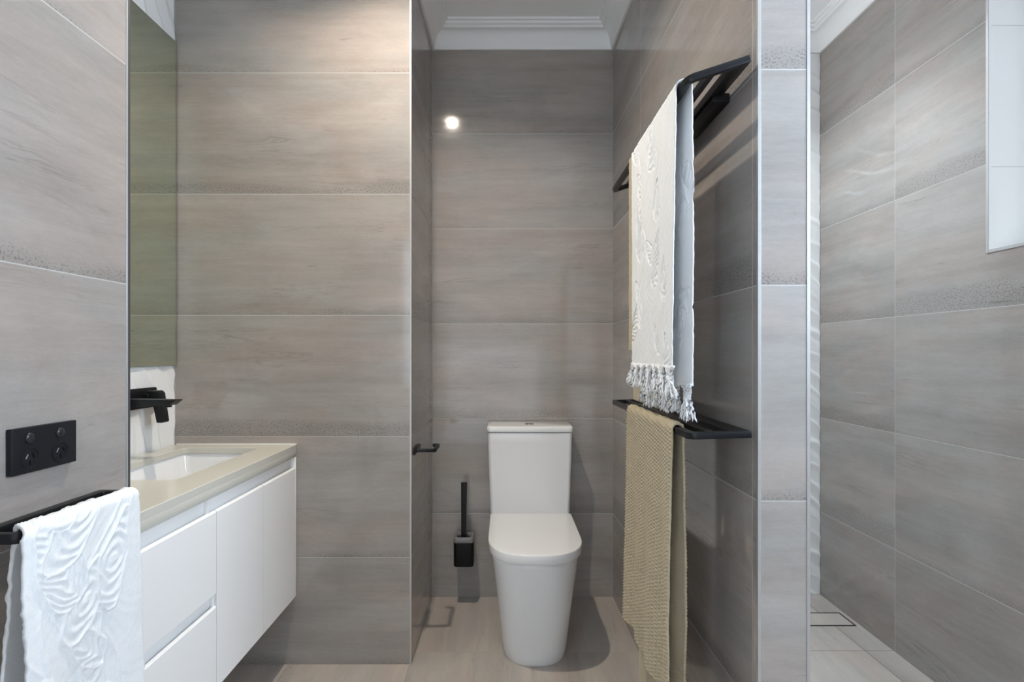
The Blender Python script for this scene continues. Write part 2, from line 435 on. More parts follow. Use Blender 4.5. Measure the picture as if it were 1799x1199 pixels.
def wave_slab(name, to3, a0, a1, b0, b1, m, step, seed, thick=0.05, flip=False):
    na, nb = int((a1 - a0) / step) + 1, int((b1 - b0) / step) + 1
    A, B = np.meshgrid(np.linspace(a0, a1, na), np.linspace(b0, b1, nb), indexing='ij')
    H = wave_h(A, B, seed, flip)
    front = np.stack(to3(A, B, H), -1).reshape(-1, 3)
    back = np.array([to3(np.float64(a), np.float64(b), np.float64(-thick)) for a, b in ((a0, b0), (a1, b0), (a1, b1), (a0, b1))])
    nF = len(front)
    idx = np.arange(na * nb).reshape(na, nb)
    q = np.stack([idx[:-1, :-1], idx[1:, :-1], idx[1:, 1:], idx[:-1, 1:]], -1).reshape(-1, 4).tolist()
    B0, B1, B2, B3 = nF, nF + 1, nF + 2, nF + 3
    q += [[B0, B1, B2, B3], idx[:, 0].tolist() + [B1, B0], idx[-1, :].tolist() + [B2, B1],
          idx[::-1, -1].tolist() + [B3, B2], idx[0, ::-1].tolist() + [B0, B3]]
    me = bpy.data.meshes.new(name); me.from_pydata(np.vstack([front, back]).tolist(), [], q)
    me.polygons.foreach_set('use_smooth', [True] * (len(q) - 5) + [False] * 5)
    b = bmesh.new(); b.from_mesh(me); bmesh.ops.recalc_face_normals(b, faces=b.faces[:])
    b.to_mesh(me); b.free()
    me.materials.append(m)
    o = bpy.data.objects.new(name, me); COL.objects.link(o); return structure(o)

wave_slab('wall_left_recess', lambda a, b, h: (XM - 0.004 + h, a, b), YE, YS, 0.0, CEIL, M['wave'], 0.005, 0.4)
wave_slab('wall_shower_back', lambda a, b, h: (a, YSH + 0.004 - h, b), XQ1 - 0.004, XR1, 0.0, CEIL, M['wave'], 0.005, 2.1, flip=True)

# cornice running round every wall head (cove with two small steps)
path = [(XL, YR), (XL, YE), (XM, YE), (XM, YS), (XA0, YS), (XA1, YB), (XP1, YB), (XP0, YP), (XQ0, YP), (XQ1, YSH), (XR1, YSH), (XR0, YR)]
prof = [(0.0, -0.110), (0.010, -0.110), (0.012, -0.106), (0.014, -0.098)]
for k in range(8):
    a = PI / 2 * k / 7
    prof.append((0.016 + 0.040 * (1 - math.cos(a)), -0.092 + 0.055 * math.sin(a)))
prof += [(0.060, -0.036), (0.061, -0.026), (0.066, -0.024), (0.070, -0.022), (0.0715, -0.011), (0.080, -0.010), (0.081, 0.0), (0.0, 0.0)]
rings = []
for i, p in enumerate(path):
    p = Vector(p)
    d0 = (p - Vector(path[i - 1])).normalized() if i else None
    d1 = (Vector(path[i + 1]) - p).normalized() if i < len(path) - 1 else None
    d0 = d0 or d1; d1 = d1 or d0
    n0, n1 = Vector((d0.y, -d0.x)), Vector((d1.y, -d1.x))
    mdir = (n0 + n1).normalized(); mdir = mdir / max(mdir.dot(n0), 0.3)
    rings.append([(p.x + mdir.x * a, p.y + mdir.y * a, CEIL + b) for a, b in prof])
bm = bmesh.new(); loft(bm, rings)
structure(link('trim_1', bm, M['plaster'], deg=25))

# metal edge strips on the tiled outer corners
def strip(name, m, *boxes):
    bm = bmesh.new()
    for b in boxes: box(bm, *b, 0.0006, 1)
    return structure(link(name, bm, m))
strip('trim_5', M['alu'], (XP0 - 0.0012, XP0 + 0.0060, YP - 0.0015, YP + 0.0060, 0, CEIL - 0.1))
strip('trim_6', M['alu'], (XQ0 - 0.0060, XQ0 + 0.0012, YP - 0.0015, YP + 0.0060, 0, CEIL - 0.1))
strip('trim_7', M['alu'], (XA0 - 0.0060, XA0 + 0.0010, YS - 0.0015, YS + 0.0050, 0, CEIL - 0.1))
strip('trim_8', M['alu'], (XL - 0.0040, XL + 0.0015, YE - 0.0040, YE + 0.0005, 0, CEIL - 0.1))
strip('trim_9', M['dark_trim'], (XL - 0.0070, XL + 0.0005, YE + 0.0005, YE + 0.0085, 0, CEIL - 0.1))
strip('trim_10', M['silicone'], (XL - 0.44, -0.7705, YS - 0.004, YS + 0.001, 0.8165, 0.8200))

# ------------------------------------------------------------------ downlights; the shower one is an added fill lamp
def downlight(x, y, watts, colour, label, spread, radius=0.045):
    d = empty('downlight', (x, y, CEIL))
    bm = bmesh.new(); n = 40
    loft(bm, [[(x + r * math.cos(2 * PI * i / n), y + r * math.sin(2 * PI * i / n), z) for i in range(n)]
              for r, z in ((0.047, CEIL), (0.058, CEIL - 0.0005), (0.058, CEIL - 0.003), (0.047, CEIL - 0.004), (0.044, CEIL - 0.001))], False, False)
    link('trim_ring', bm, M['plaster'], d)
    bm = bmesh.new(); bmesh.ops.create_circle(bm, cap_ends=True, radius=0.030, segments=40, matrix=Matrix.Translation((x, y, CEIL - 0.0012)))
    link('lens', bm, M['lamp_glass'], d)
    L = bpy.data.lights.new('downlight_lamp', 'AREA'); L.shape = 'DISK'; L.size = radius * 2
    L.energy = watts; L.color = colour; L.spread = math.radians(spread)
    lo = bpy.data.objects.new('downlight_lamp', L); lo.location = (0, 0, -0.006); lo.parent = d; COL.objects.link(lo)
    return tag(d, label, 'downlight')
downlight(-0.348, 1.513, DOWNLIGHT_W, DOWNLIGHT_RGB, 'round recessed ceiling downlight in front of the toilet alcove, left of the toilet', 138, 0.026)
downlight(0.80, 2.12, SHOWER_FILL_W, (0.83, 0.93, 1.0), 'added fill lamp shaped as a round ceiling downlight above the shower', 122)

# ------------------------------------------------------------------ vanity
XF = -0.771
V0, V1 = 1.112, YS - 0.003
ZB, ZT, ZTOP = 0.256, 0.772, 0.817
van = empty('vanity_cabinet', ((XF + XM) / 2, (V0 + V1) / 2, ZB))
tag(van, 'white wall-hung vanity cabinet with handleless doors and drawers under the cream stone top', 'cabinet')
bm = bmesh.new()
for c in ((XM + .006, XF - .021, V0, V1 - .010, ZB, ZB + .016), (XM + .006, XM + .022, V0, V1 - .010, ZB + .016, ZT - .0005), (XF - .037, XF - .021, V0, V1 - .010, ZB + .016, ZT - .0005),
          (XM + .022, XF - .037, V0, V0 + .016, ZB + .016, ZT - .0005), (XM + .022, XF - .037, V1 - .026, V1 - .010, ZB + .016, ZT - .0005)): box(bm, *c, 0.0008, 1)
link('carcass', bm, M['lacquer'], van)
bm = bmesh.new(); box(bm, XM + 0.006, XF + 0.0005, V1 - 0.009, V1, ZB, ZT - 0.0005, 0.001)
link('end_panel', bm, M['lacquer'], van)
ZD = 0.733
def front(name, y0, y1, z0, z1):
    """panel with its top edge bevelled into a finger pull"""
    bm = bmesh.new(); g = 0.0012
    pr = [(XF - 0.020, z0), (XF, z0), (XF, z1 - 0.004), (XF - 0.003, z1), (XF - 0.009, z1), (XF - 0.014, z1 - 0.013), (XF - 0.020, z1 - 0.013)]
    prism(bm, pr, lambda a, b, d: (a, d, b), y0 + g, y1 - g)
    return link(name, bm, M['lacquer'], van, deg=20)
YD1, YD2 = 1.434, 1.712
front('door', YD2, V1 - 0.0095, ZB, ZD); front('door', YD1, YD2, ZB, ZD)
front('drawer', V0, YD1, 0.512, ZD); front('drawer', V0, YD1, ZB, 0.478)
def channel(y0, y1, z0, z1):
    bm = bmesh.new()
    box(bm, XF - 0.0205, XF - 0.0165, y0, y1, z0, z1, 0.0012)
    box(bm, XF - 0.0165, XF - 0.004, y1 - 0.004, y1, z0 + 0.001, z1, 0.0012)
    link('finger_channel', bm, M['lacquer'], van)
channel(YD1 - 0.0275, V1 - 0.012, ZD - 0.012, ZT - 0.001)
channel(V0, YD1 - 0.0285, ZD - 0.012, ZT - 0.001)
channel(V0, YD1 - 0.003, 0.466, 0.5115)

# stone top with a cut-out for the undermount basin (the cut-out is set off centre towards the alcove)
BX0, BX1, BY0, BY1 = -1.144, -0.8755, 1.425, 1.914
ct = empty('countertop', ((XF + XM) / 2, (V0 + V1) / 2, ZT))
tag(ct, 'cream stone countertop with a rectangular basin cut-out on the white vanity', 'countertop')
def ring_pts(x0, x1, y0, y1, r, seg, z): return [((x0 + x1) / 2 + a, (y0 + y1) / 2 + b, z) for a, b in rrect(x1 - x0, y1 - y0, r, seg)]
bm = bmesh.new(); TH = 0.020; S = 6
outer = lambda z, d=0.0: ring_pts(XM + 0.0055 + d, XF - d, V0 + d, V1 - d, 0.0025, S, z)
inner = lambda z, d=0.0: ring_pts(BX0 - d, BX1 + d, BY0 - d, BY1 + d, 0.024, S, z)
loft(bm, [inner(ZTOP - TH), inner(ZTOP - 0.0015), inner(ZTOP, 0.0015), outer(ZTOP, 0.0015), outer(ZTOP - 0.0015), outer(ZTOP - TH)], False, False)
bm.verts.ensure_lookup_table()
n = len(outer(0)); nv = len(bm.verts)
for i in range(n):
    j = (i + 1) % n
    bm.faces.new((bm.verts[i], bm.verts[nv - n + i], bm.verts[nv - n + j], bm.verts[j]))
link('slab', bm, M['stone'], ct, deg=30)
bm = bmesh.new(); box(bm, XF - 0.020, XF, V0, V1, ZT, ZTOP - TH, 0.0008)
link('front_apron', bm, M['stone'], ct)

bas = empty('undermount_basin', ((BX0 + BX1) / 2, (BY0 + BY1) / 2, ZTOP - TH - 0.13))
tag(bas, 'white rectangular undermount basin set into the cream countertop', 'basin')
bm = bmesh.new()
zt = ZTOP - TH - 0.0005
rr = lambda d, z, r: ring_pts(BX0 - d, BX1 + d, BY0 - d, BY1 + d, r, S, z)
loft(bm, [rr(0.022, zt, 0.03), rr(0.006, zt, 0.03), rr(0.004, zt - 0.004, 0.028), rr(0.001, zt - 0.03, 0.028), rr(-0.010, zt - 0.09, 0.03), rr(-0.022, zt - 0.112, 0.03),
          rr(-0.040, zt - 0.120, 0.03), rr(-0.09, zt - 0.124, 0.02)], False, True)
bm2 = [rr(0.022, zt, 0.03), rr(0.020, zt - 0.02, 0.03), rr(0.0, zt - 0.11, 0.03), rr(-0.05, zt - 0.138, 0.03)]
loft(bm, bm2, False, True)
link('bowl', bm, M['ceramic'], bas, deg=50)
bm = bmesh.new()
prism(bm, circle(0.030), lambda a, b, d: ((BX0 + BX1) / 2 + a, (BY0 + BY1) / 2 + b, d), zt - 0.1235, zt - 0.120, 0.001)
link('drain_waste', bm, M['black'], bas)

# wall tap: plate, spout and lever
tap = empty('wall_tap', (XM + 0.005, 1.74, 1.0))
tag(tap, 'matt black wall-mounted basin tap with flat spout and lever over the basin', 'tap')
xt = XM + 0.0025
bm = bmesh.new()
prism(bm, rrect(0.235, 0.068, 0.005), lambda a, b, d: (d, 1.7455 + a, 1.0035 + b), xt - 0.001, xt + 0.010, 0.0012)
link('wall_plate', bm, M['black'], tap)
bm = bmesh.new(); ys = 1.702
pr = [(xt + 0.009, 0.9835), (xt + 0.009, 1.010), (-1.0380, 1.0075), (-1.0345, 1.0055), (-1.0550, 0.9900), (-1.083, 0.9880)]
prism(bm, pr, lambda a, b, d: (a, d, b), ys - 0.022, ys + 0.022, 0.0012)
link('spout', bm, M['black'], tap, deg=25)
bm = bmesh.new(); prism(bm, circle(0.011, 24), lambda a, b, d: (-1.070 + a, ys + b, d), 0.983, 0.9895, 0.0008)
link('aerator', bm, M['black_plastic'], tap)
bm = bmesh.new(); yl = 1.815
prism(bm, circle(0.0225, 36), lambda a, b, d: (d, yl + a, 1.008 + b), xt + 0.009, xt + 0.026, 0.001)
lev = link('lever', bm, M['black'], tap)
bm = bmesh.new()
pr = [(xt + 0.018, 1.028), (xt + 0.050, 1.028), (xt + 0.058, 1.020), (xt + 0.072, 0.925), (xt + 0.069, 0.9205), (xt + 0.052, 0.921), (xt + 0.040, 0.990), (xt + 0.018, 0.994)]
prism(bm, pr, lambda a, b, d: (a, d, b), yl - 0.019, yl + 0.019, 0.0015)
link('lever_blade', bm, M['black'], lev, deg=30)

# mirror
mir = empty('wall_mirror', (XM, 1.54, 1.109))
tag(mir, 'tall frameless mirror on the white wave-tiled wall above the vanity', 'mirror')
xm = XM + 0.0028
bm = bmesh.new(); box(bm, xm, xm + 0.0052, YE + 0.012, YS - 0.006, 1.109, 2.309, 0.0012, 1)
link('backing', bm, M['mirror_edge'], mir)
bm = bmesh.new(); box(bm, xm + 0.0046, xm + 0.0056, YE + 0.0136, YS - 0.0076, 1.1106, 2.3074)
link('mirror_glass', bm, M['mirror'], mir)

# ------------------------------------------------------------------ power outlet on the left wall
PX = XL + 0.0005
def on_left(a, b, d): return (PX + d, 0.8935 + a, 0.998 + b)
po = empty('power_outlet', (PX, 0.8935, 0.998))
tag(po, 'matt black double power outlet on the left wall above the towel rail', 'power outlet')
bm = bmesh.new(); prism(bm, rrect(0.125, 0.0735, 0.0015, 2), lambda a, b, d: on_left(a, b, d), 0, 0.010, 0.0010)
link('faceplate', bm, M['black_plastic'], po)
for s in (-1, 1):
    ya = s * 0.0295 - 0.0015
    bm = bmesh.new(); prism(bm, [(ya + p, 0.0195 + q) for p, q in circle(0.0098)], on_left, 0.0095, 0.0108, 0.0004)
    sw = link('switch', bm, M['black_plastic'], po)
    bm = bmesh.new()
    b = bmesh.new(); bmesh.ops.create_uvsphere(b, u_segments=24, v_segments=12, radius=0.0082)
    bmesh.ops.scale(b, vec=(0.35, 1, 1), verts=b.verts[:])
    merge(bm, b, Matrix.Translation(on_left(ya, 0.0195, 0.0105)))
    link('switch_button', bm, M['socket_button'], sw)
    bm = bmesh.new()
    ri = circle(0.0166, 40)
    c = lambda r, d: [on_left(ya + x * r / 0.0166, -0.0135 + y * r / 0.0166, d) for x, y in ri]
    loft(bm, [c(0.0170, 0.0098), c(0.0168, 0.0108), c(0.0160, 0.0109), c(0.0157, 0.0102), c(0.002, 0.0102)], False, True)
    so = link('socket', bm, M['socket_button'] if False else M['black_plastic'], po, deg=20)
    for ang, dy, dz in ((30, -0.0060, 0.0035), (-30, 0.0060, 0.0035), (0, 0.0, -0.0075)):
        bm = bmesh.new(); b = bmesh.new()
        box(b, -0.0004, 0.0004, -0.0010, 0.0010, -0.0038, 0.0038)
        merge(bm, b, Matrix.Translation(on_left(ya + dy, -0.0135 + dz, 0.0103)) @ Matrix.Rotation(math.radians(-ang), 4, 'X'))
        link('slot', bm, M['slot_metal'] if ang == 30 else M['slot'], so)

# ------------------------------------------------------------------ flat bar racks
def frame_ring(bm, P, w, t, outer, inner, bev=0.0012):
    """flat closed frame between two outlines (lists of 2-D points of equal length)"""
    b = bmesh.new()
    loft(b, [[P(x, y, -t / 2) for x, y in inner], [P(x, y, t / 2) for x, y in inner], [P(x, y, t / 2) for x, y in outer], [P(x, y, -t / 2) for x, y in outer]], False, False)
    b.verts.ensure_lookup_table(); n = len(inner)
    for i in range(n):
        j = (i + 1) % n; k = 3 * n
        b.faces.new((b.verts[i], b.verts[k + i], b.verts[k + j], b.verts[j]))
    bmesh.ops.recalc_face_normals(b, faces=b.faces[:])
    es = [e for e in b.edges if e.calc_face_angle(0) > 0.9]
    bmesh.ops.bevel(b, geom=es, offset=bev, segments=2, profile=0.5, affect='EDGES')
    merge(bm, b)

def rack_outline(w, l, rf, rw, seg=5):
    """w: wall (0) to front (w); l: length; front corners rounded by rf, wall corners by rw"""
    pts = []
    for cx, cy, a0, r in ((w - rf, l - rf, 0, rf), (rw, l - rw, 90, rw), (rw, rw, 180, rw), (w - rf, rf, 270, rf)):
        for k in range(seg + 1):
            a = math.radians(a0 + 90 * k / seg)
            pts.append((cx + r * math.cos(a), cy + r * math.sin(a)))
    return pts

def rack_inner(w, l, m_f, m_w, m_e, r, seg=5):
    pts = []
    for cx, cy, a0 in ((w - m_f - r, l - m_e - r, 0), (m_w + r, l - m_e - r, 90), (m_w + r, m_e + r, 180), (w - m_f - r, m_e + r, 270)):
        for k in range(seg + 1):
            a = math.radians(a0 + 90 * k / seg)
            pts.append((cx + r * math.cos(a), cy + r * math.sin(a)))
    return pts

def towel_shelf(label, xw, zw, xf, zf, y0, y1, group):
    """three-bar shelf on the partition: wide wall bar, middle bar, front bar, two end arms"""
    d = Vector((xf - xw, 0, zf - zw)); W = d.length; d.normalize(); up = Vector((-d.z, 0, d.x))
    if up.z < 0: up = -up
    P = lambda a, b, c: Vector((xw, y0, zw)) + d * a + Vector((0, b, 0)) + up * c
    root = empty('towel_shelf', (xw, y0, zw)); tag(root, label, 'towel shelf', group)
    L = y1 - y0; T = 0.0145
    bm = bmesh.new()
    frame_ring(bm, P, W, T, rack_outline(W, L, 0.020, 0.002), rack_inner(W, L, 0.0155, 0.040, 0.0155, 0.008))
    link('frame', bm, M['black'], root)
    bm = bmesh.new(); b = bmesh.new()
    mid = (W - 0.0155 + 0.040) / 2
    loft(b, [[P(mid + x, 0.012, z) for x, z in rrect(0.017, T * 0.9, 0.0015, 2)], [P(mid + x, L - 0.012, z) for x, z in rrect(0.017, T * 0.9, 0.0015, 2)]])
    merge(bm, b); link('middle_bar', bm, M['black'], root)
    for yc in (0.245, L - 0.245):
        bm = bmesh.new()
        x0 = XP0 + (XP1 - XP0) * (y0 + yc - YP) / (YB - YP) - 0.0005
        zc = zw - T / 2 - 0.010
        box(bm, min(xw - 0.028, xw - 0.012), x0, y0 + yc - 0.11, y0 + yc + 0.11, zc - 0.011, zc + 0.0105, 0.003)
        link('wall_bracket', bm, M['black'], root)
    return root, P, W, L
UP = dict(xw=0.5125, zw=1.7690, xf=0.3785, zf=1.7250, y0=1.112, y1=1.885)
LO = dict(xw=0.5150, zw=0.9850, xf=0.3826, zf=0.9810, y0=1.112, y1=1.913)
towel_shelf('matt black slatted towel shelf high on the partition holding the white fringed towel', group='towel shelves on the partition', **UP)
towel_shelf('matt black slatted towel shelf at waist height on the partition holding the long tan towel', group='towel shelves on the partition', **LO)

# hand towel rail on the left wall
RZ = 0.8935
rail = empty('hand_towel_rail', (XL, 0.90, RZ))
tag(rail, 'matt black rectangular hand towel rail on the left wall below the power outlet', 'towel rail')
RW, RL = 0.0760, 0.255
PR = lambda a, b, c: Vector((XL + 0.0025 + a, 0.767 + b, RZ - 0.0075 + c))
bm = bmesh.new()
frame_ring(bm, PR, RW, 0.015, rack_outline(RW, RL, 0.014, 0.006), rack_inner(RW, RL, 0.013, 0.018, 0.013, 0.005))
link('rail_frame', bm, M['black'], rail)
bm = bmesh.new(); box(bm, XL + 0.0003, XL + 0.0045, 0.795, 0.995, RZ - 0.0125, RZ - 0.0025, 0.0008)
link('wall_plate', bm, M['black'], rail)

# ------------------------------------------------------------------ toilet
TX = 0.117
def d_ring(w, yf, yb, z, lf, p=2.5, rb=0.02, n=40, nb=6, xc=TX):
    """D outline: rounded front (towards the camera), straight sides, back corners rounded by rb"""
    a = w / 2; pts = []
    for k in range(n + 1):
        t = PI * k / n
        c, s = math.cos(t), math.sin(t)
        pts.append((xc + a * math.copysign(abs(c) ** (2 / p), c), yf + lf - lf * abs(s) ** (2 / p), z))
    for cx, a0 in ((xc - a + rb, 180), (xc + a - rb, 90)):
        for k in range(nb + 1):
            t = math.radians(a0 - 90 * k / nb)
            pts.append((cx + rb * math.cos(t), yb - rb + rb * math.sin(t), z))
    return pts
toi = empty('toilet', (TX, 2.25, 0))
tag(toi, 'white back-to-wall close-coupled toilet standing in the tiled alcove', 'toilet')
bm = bmesh.new(); YBK = YB - 0.003
rings = []
for t, w, yf, lf in ((0.0, .243, 1.972, .150), (0.008, .249, 1.968, .152), (0.05, .258, 1.960, .155), (0.12, .272, 1.947, .160), (0.20, .288, 1.931, .166),
                     (0.28, .306, 1.915, .174), (0.34, .321, 1.902, .181), (0.385, .332, 1.893, .187), (0.399, .335, 1.891, .188), (0.4045, .331, 1.895, .186)):
    rings.append(d_ring(w, yf, YBK, t, lf, rb=0.012))
loft(bm, rings)
link('pan', bm, M['ceramic'], toi, deg=50)
def slab_rings(w, yf, yb, z0, z1, lf, r, crown=0.0, p=2.5):
    R = []
    for dz, dr in ((0, r * .6), (r * .25, r * .15), (r, 0)):
        R.append(d_ring(w - 2 * dr, yf + dr, yb - dr, z0 + dz * .6, lf - dr, p))
    for k in range(5):
        a = PI / 2 * k / 4
        dr = r * (1 - math.cos(a))
        R.append(d_ring(w - 2 * dr, yf + dr, yb - dr, z1 - r + r * math.sin(a), lf - dr, p))
    for q in (0.03, 0.08): R.append(d_ring(w - 2 * r - 2 * q, yf + r + q, yb - r - q, z1 + crown * q / .08, max(lf - r - q, .02), p))
    return R
bm = bmesh.new(); loft(bm, slab_rings(0.346, 1.8810, 2.372, 0.4060, 0.4115, 0.198, 0.002))
link('seat', bm, M['seat_plastic'], toi, deg=50)
bm = bmesh.new(); loft(bm, slab_rings(0.358, 1.873, 2.377, 0.4125, 0.446, 0.202, 0.0042, 0.0015))
link('lid', bm, M['seat_plastic'], toi, deg=60)
# cistern
CX = 0.114
def c_ring(w, yf, z, r=0.016): return [(CX + a, (yf + YBK) / 2 + b, z) for a, b in rrect(w, YBK - yf, r, 6)]
bm = bmesh.new()
loft(bm, [c_ring(.348, 2.372, .404), c_ring(.352, 2.370, .408), c_ring(.360, 2.367, .55), c_ring(.369, 2.363, .70), c_ring(.374, 2.361, .80), c_ring(.374, 2.361, .8035), c_ring(.370, 2.363, .8040)])
link('cistern', bm, M['ceramic'], toi, deg=50)
bm = bmesh.new()
R = [c_ring(.374, 2.361, .8065, .016), c_ring(.381, 2.357, .8075, .018), c_ring(.383, 2.356, .812, .018), c_ring(.383, 2.356, .822, .018)]
for k in range(1, 6):
    a = PI / 2 * k / 5; R.append([(CX + (p[0] - CX) * (1 - .05 * (1 - math.cos(a))), YBK - (YBK - p[1]) * (1 - .09 * (1 - math.cos(a))), .822 + .0105 * math.sin(a)) for p in c_ring(.383, 2.356, 0, .018)])
loft(bm, R)
link('cistern_lid', bm, M['ceramic'], toi, deg=50)
bm = bmesh.new(); n = 40
loft(bm, [[(CX + r * math.cos(2 * PI * i / n), 2.437 + r * math.sin(2 * PI * i / n), z) for i in range(n)] for r, z in ((.0215, .832), (.0215, .8340), (.0200, .8347), (.0192, .8342))], False, True)
fb = link('flush_button', bm, M['chrome'], toi, deg=30)
for s in (-1, 1):
    bm = bmesh.new()
    pts = [(CX + s * (0.001 + 0.0172 * math.sin(PI * k / 16)), 2.437 + 0.0172 * math.cos(PI * k / 16)) for k in range(17)]
    prism(bm, pts, lambda a, b, d: (a, b, d), .8342, .8362, 0.0006)
    link('button_half', bm, M['chrome'], fb)

# ------------------------------------------------------------------ toilet brush and holder
HX, HY, HW, HD = -0.184, 2.452, 0.090, 0.090
hold = empty('toilet_brush_holder', (HX, YB, 0.19))
tag(hold, 'black square toilet brush holder with grey rim on the alcove back wall', 'toilet brush holder')
def h_ring(d, z, r=0.015): return [(HX + a, HY + b, z) for a, b in rrect(HW + 2 * d, HD + 2 * d, r, 5)]
bm = bmesh.new()
loft(bm, [h_ring(-.006, .190), h_ring(-.002, .1915), h_ring(0, .196), h_ring(0, .299), h_ring(-.003, .300), h_ring(-.012, .300), h_ring(-.012, .20)])
link('cup', bm, M['black'], hold, deg=50)
bm = bmesh.new()
loft(bm, [h_ring(0.001, .3005), h_ring(.0015, .302), h_ring(.0005, .320), h_ring(-.003, .3235), h_ring(-.010, .3235), h_ring(-.0125, .321), h_ring(-.0125, .296)], False, False)
link('rim', bm, M['grey_rubber'], hold, deg=60)
bm = bmesh.new()
box(bm, HX - .028, HX + .028, YB - .0095, YB - .0004, .215, .290, .002)
box(bm, HX - .020, HX + .020, HY + HD / 2 - .0006, YB - .009, .235, .275, .001)
link('wall_bracket', bm, M['black'], hold)
br = empty('toilet_brush', (HX, HY, 0.205))
tag(br, 'black toilet brush with a flat upright handle standing in the grey-rimmed holder', 'toilet brush')
bm = bmesh.new()
loft(bm, [[(HX - .0035 + x + .010 * (z - .25) , HY + y, z) for x, y in rrect(w, .012, .002, 3)] for z, w in ((.27, .021), (.40, .0225), (.561, .0275), (.563, .0265))])
link('handle', bm, M['black'], br)
bm = bmesh.new()
loft(bm, [[(HX - .003 + a, HY + b, z) for a, b in rrect(.056, .056, .010, 4)] for z in (.300, .309, .3105)])
link('collar', bm, M['black'], br)
bm = bmesh.new(); loft(bm, [[(HX + r * math.cos(2 * PI * i / 20), HY + r * math.sin(2 * PI * i / 20), z) for i in range(20)] for r, z in ((.02, .206), (.028, .215), (.028, .27), (.012, .285), (.008, .301))])
link('brush_head', bm, M['bristle'], br)

# ------------------------------------------------------------------ toilet roll holder on the alcove's left side
rh = empty('toilet_roll_holder', (XA0, 2.13, 0.785))
tag(rh, 'matt black open toilet roll holder on the left side of the alcove', 'toilet roll holder')
xa = lambda y: XA0 + (XA1 - XA0) * (y - YS) / (YB - YS)
bm = bmesh.new()
box(bm, xa(2.1) + .0003, xa(2.1) + .011, 2.035, 2.150, .774, .792, .003)
box(bm, xa(2.1) + .0002, xa(2.1) + .006, 2.028, 2.062, .768, .786, .002)
link('wall_plate', bm, M['black'], rh)
def bar_path(pts, w, h):
    b = bmesh.new(); rings = []
    for i, p in enumerate(pts):
        p = Vector(p)
        d0 = (p - Vector(pts[i - 1])).normalized() if i else None
        d1 = (Vector(pts[i + 1]) - p).normalized() if i < len(pts) - 1 else None
        d0 = d0 or d1; d1 = d1 or d0
        s0, s1 = Vector((d0.y, -d0.x, 0)), Vector((d1.y, -d1.x, 0))
        s = (s0 + s1).normalized(); s = s / s.dot(s0)
        rings.append([p + s * a + Vector((0, 0, c)) for a, c in rrect(w, h, .0022, 3)])
    loft(b, rings); return b
bm = bmesh.new()
merge(bm, bar_path([(xa(2.05) + .004, 2.046, .783), (-.275, 2.046, .783), (-.267, 2.052, .783), (-.267, 2.158, .783), (-.272, 2.164, .783), (-.289, 2.164, .783)], .013, .013))
link('arm', bm, M['black'], rh)

# ------------------------------------------------------------------ shower drain (tile-insert channel)
dr = empty('shower_drain', (1.12, 2.322, 0))
tag(dr, 'tile-insert floor drain with a thin black frame at the back of the shower', 'drain')
DX0, DX1, DY0, DY1 = 0.76, 1.4905, 2.264, 2.380
bm = bmesh.new()
PD = lambda a, b, c: Vector((a, b, c))
def ring_rect(bm, x0, x1, y0, y1, w, z0, z1):
    for a in ((x0, x1, y0, y0 + w), (x0, x1, y1 - w, y1), (x0, x0 + w, y0 + w, y1 - w), (x1 - w, x1, y0 + w, y1 - w)): box(bm, *a, z0, z1)
ring_rect(bm, DX0, DX1, DY0, DY1, .0065, 0.0002, .0016)
link('frame', bm, M['drain_gap'], dr)
bm = bmesh.new(); box(bm, DX0 + .0066, DX1 - .0066, DY0 + .0066, DY1 - .0066, 0.0002, .0014, .0004, 1)
o = link('tile_insert', bm, M['shower_floor'], dr); uv_world(o, 1.70, 0.60, 3, floor=True)

# ------------------------------------------------------------------ towels
def leaf_relief(U, V, rng, W, L, n, size):
    """raised pile pattern: outlined leaves with curved veins, and stems"""
    H = np.zeros_like(U)
    wu = 0.003 * np.sin(U * 60 + V * 35) + 0.002 * np.sin(V * 95 - U * 40)
    for i in range(n):
        cu, cv = rng.uniform(0.05 * W, 0.95 * W), (i + rng.uniform(0.1, 0.9)) / n * L
        an = rng.uniform(-0.8, 0.8); ln = size * rng.uniform(0.6, 1.25); wd = ln * rng.uniform(0.30, 0.46)
        kind = rng.integers(0, 3); pitch = rng.uniform(0.012, 0.018)
        a = (U - cu) * math.sin(an) + (V - cv) * math.cos(an) + wu
        b = (U - cu) * math.cos(an) - (V - cv) * math.sin(an) + 2.2 * a * a * rng.uniform(-1, 1) + wu
        env = wd * np.sqrt(np.clip(1 - (a / ln) ** 2, 0, 1)) * (1 - 0.45 * a / ln)
        inside = (np.abs(b) < env) & (np.abs(a) < ln)
        d = np.abs(np.abs(b) - env)
        out = np.exp(-(d / 0.0032) ** 2) * (np.abs(a) < ln * 1.02)
        if kind == 0: v = (np.abs(b) * 1.3 - a * 0.8)
        elif kind == 1: v = b * 0.55 + a * 0.9 + 3.0 * b * b
        else: v = np.sqrt(a * a * 0.5 + b * b)
        vein = (0.5 + 0.5 * np.sin(v * 2 * PI / pitch + 0.8 * np.sin(a * 130))) ** 1.4
        leaf = np.where(inside, 0.15 + 0.55 * vein, 0)
        H = np.where(inside, leaf, H); H = np.maximum(H, 0.95 * out)
        sb = (U - cu) - 0.5 * (V - cv) * math.sin(an * 1.7) - 0.03 * np.sin((V - cv) * 16 + i)
        st = np.exp(-(sb / 0.0030) ** 2) * np.clip(1 - np.abs(V - cv - ln * 1.5) / (ln * 0.8), 0, 1) ** 0.3
        H = np.maximum(H, 0.65 * st)
    return H

def waffle(U, V):
    cu = U / 0.0150; ph = np.mod(np.floor(cu), 2) * 0.5
    return np.abs(np.sin(PI * cu)) ** 0.45 * np.abs(np.cos(PI * (V / 0.0092 + ph + 0.30 * cu))) ** 0.8

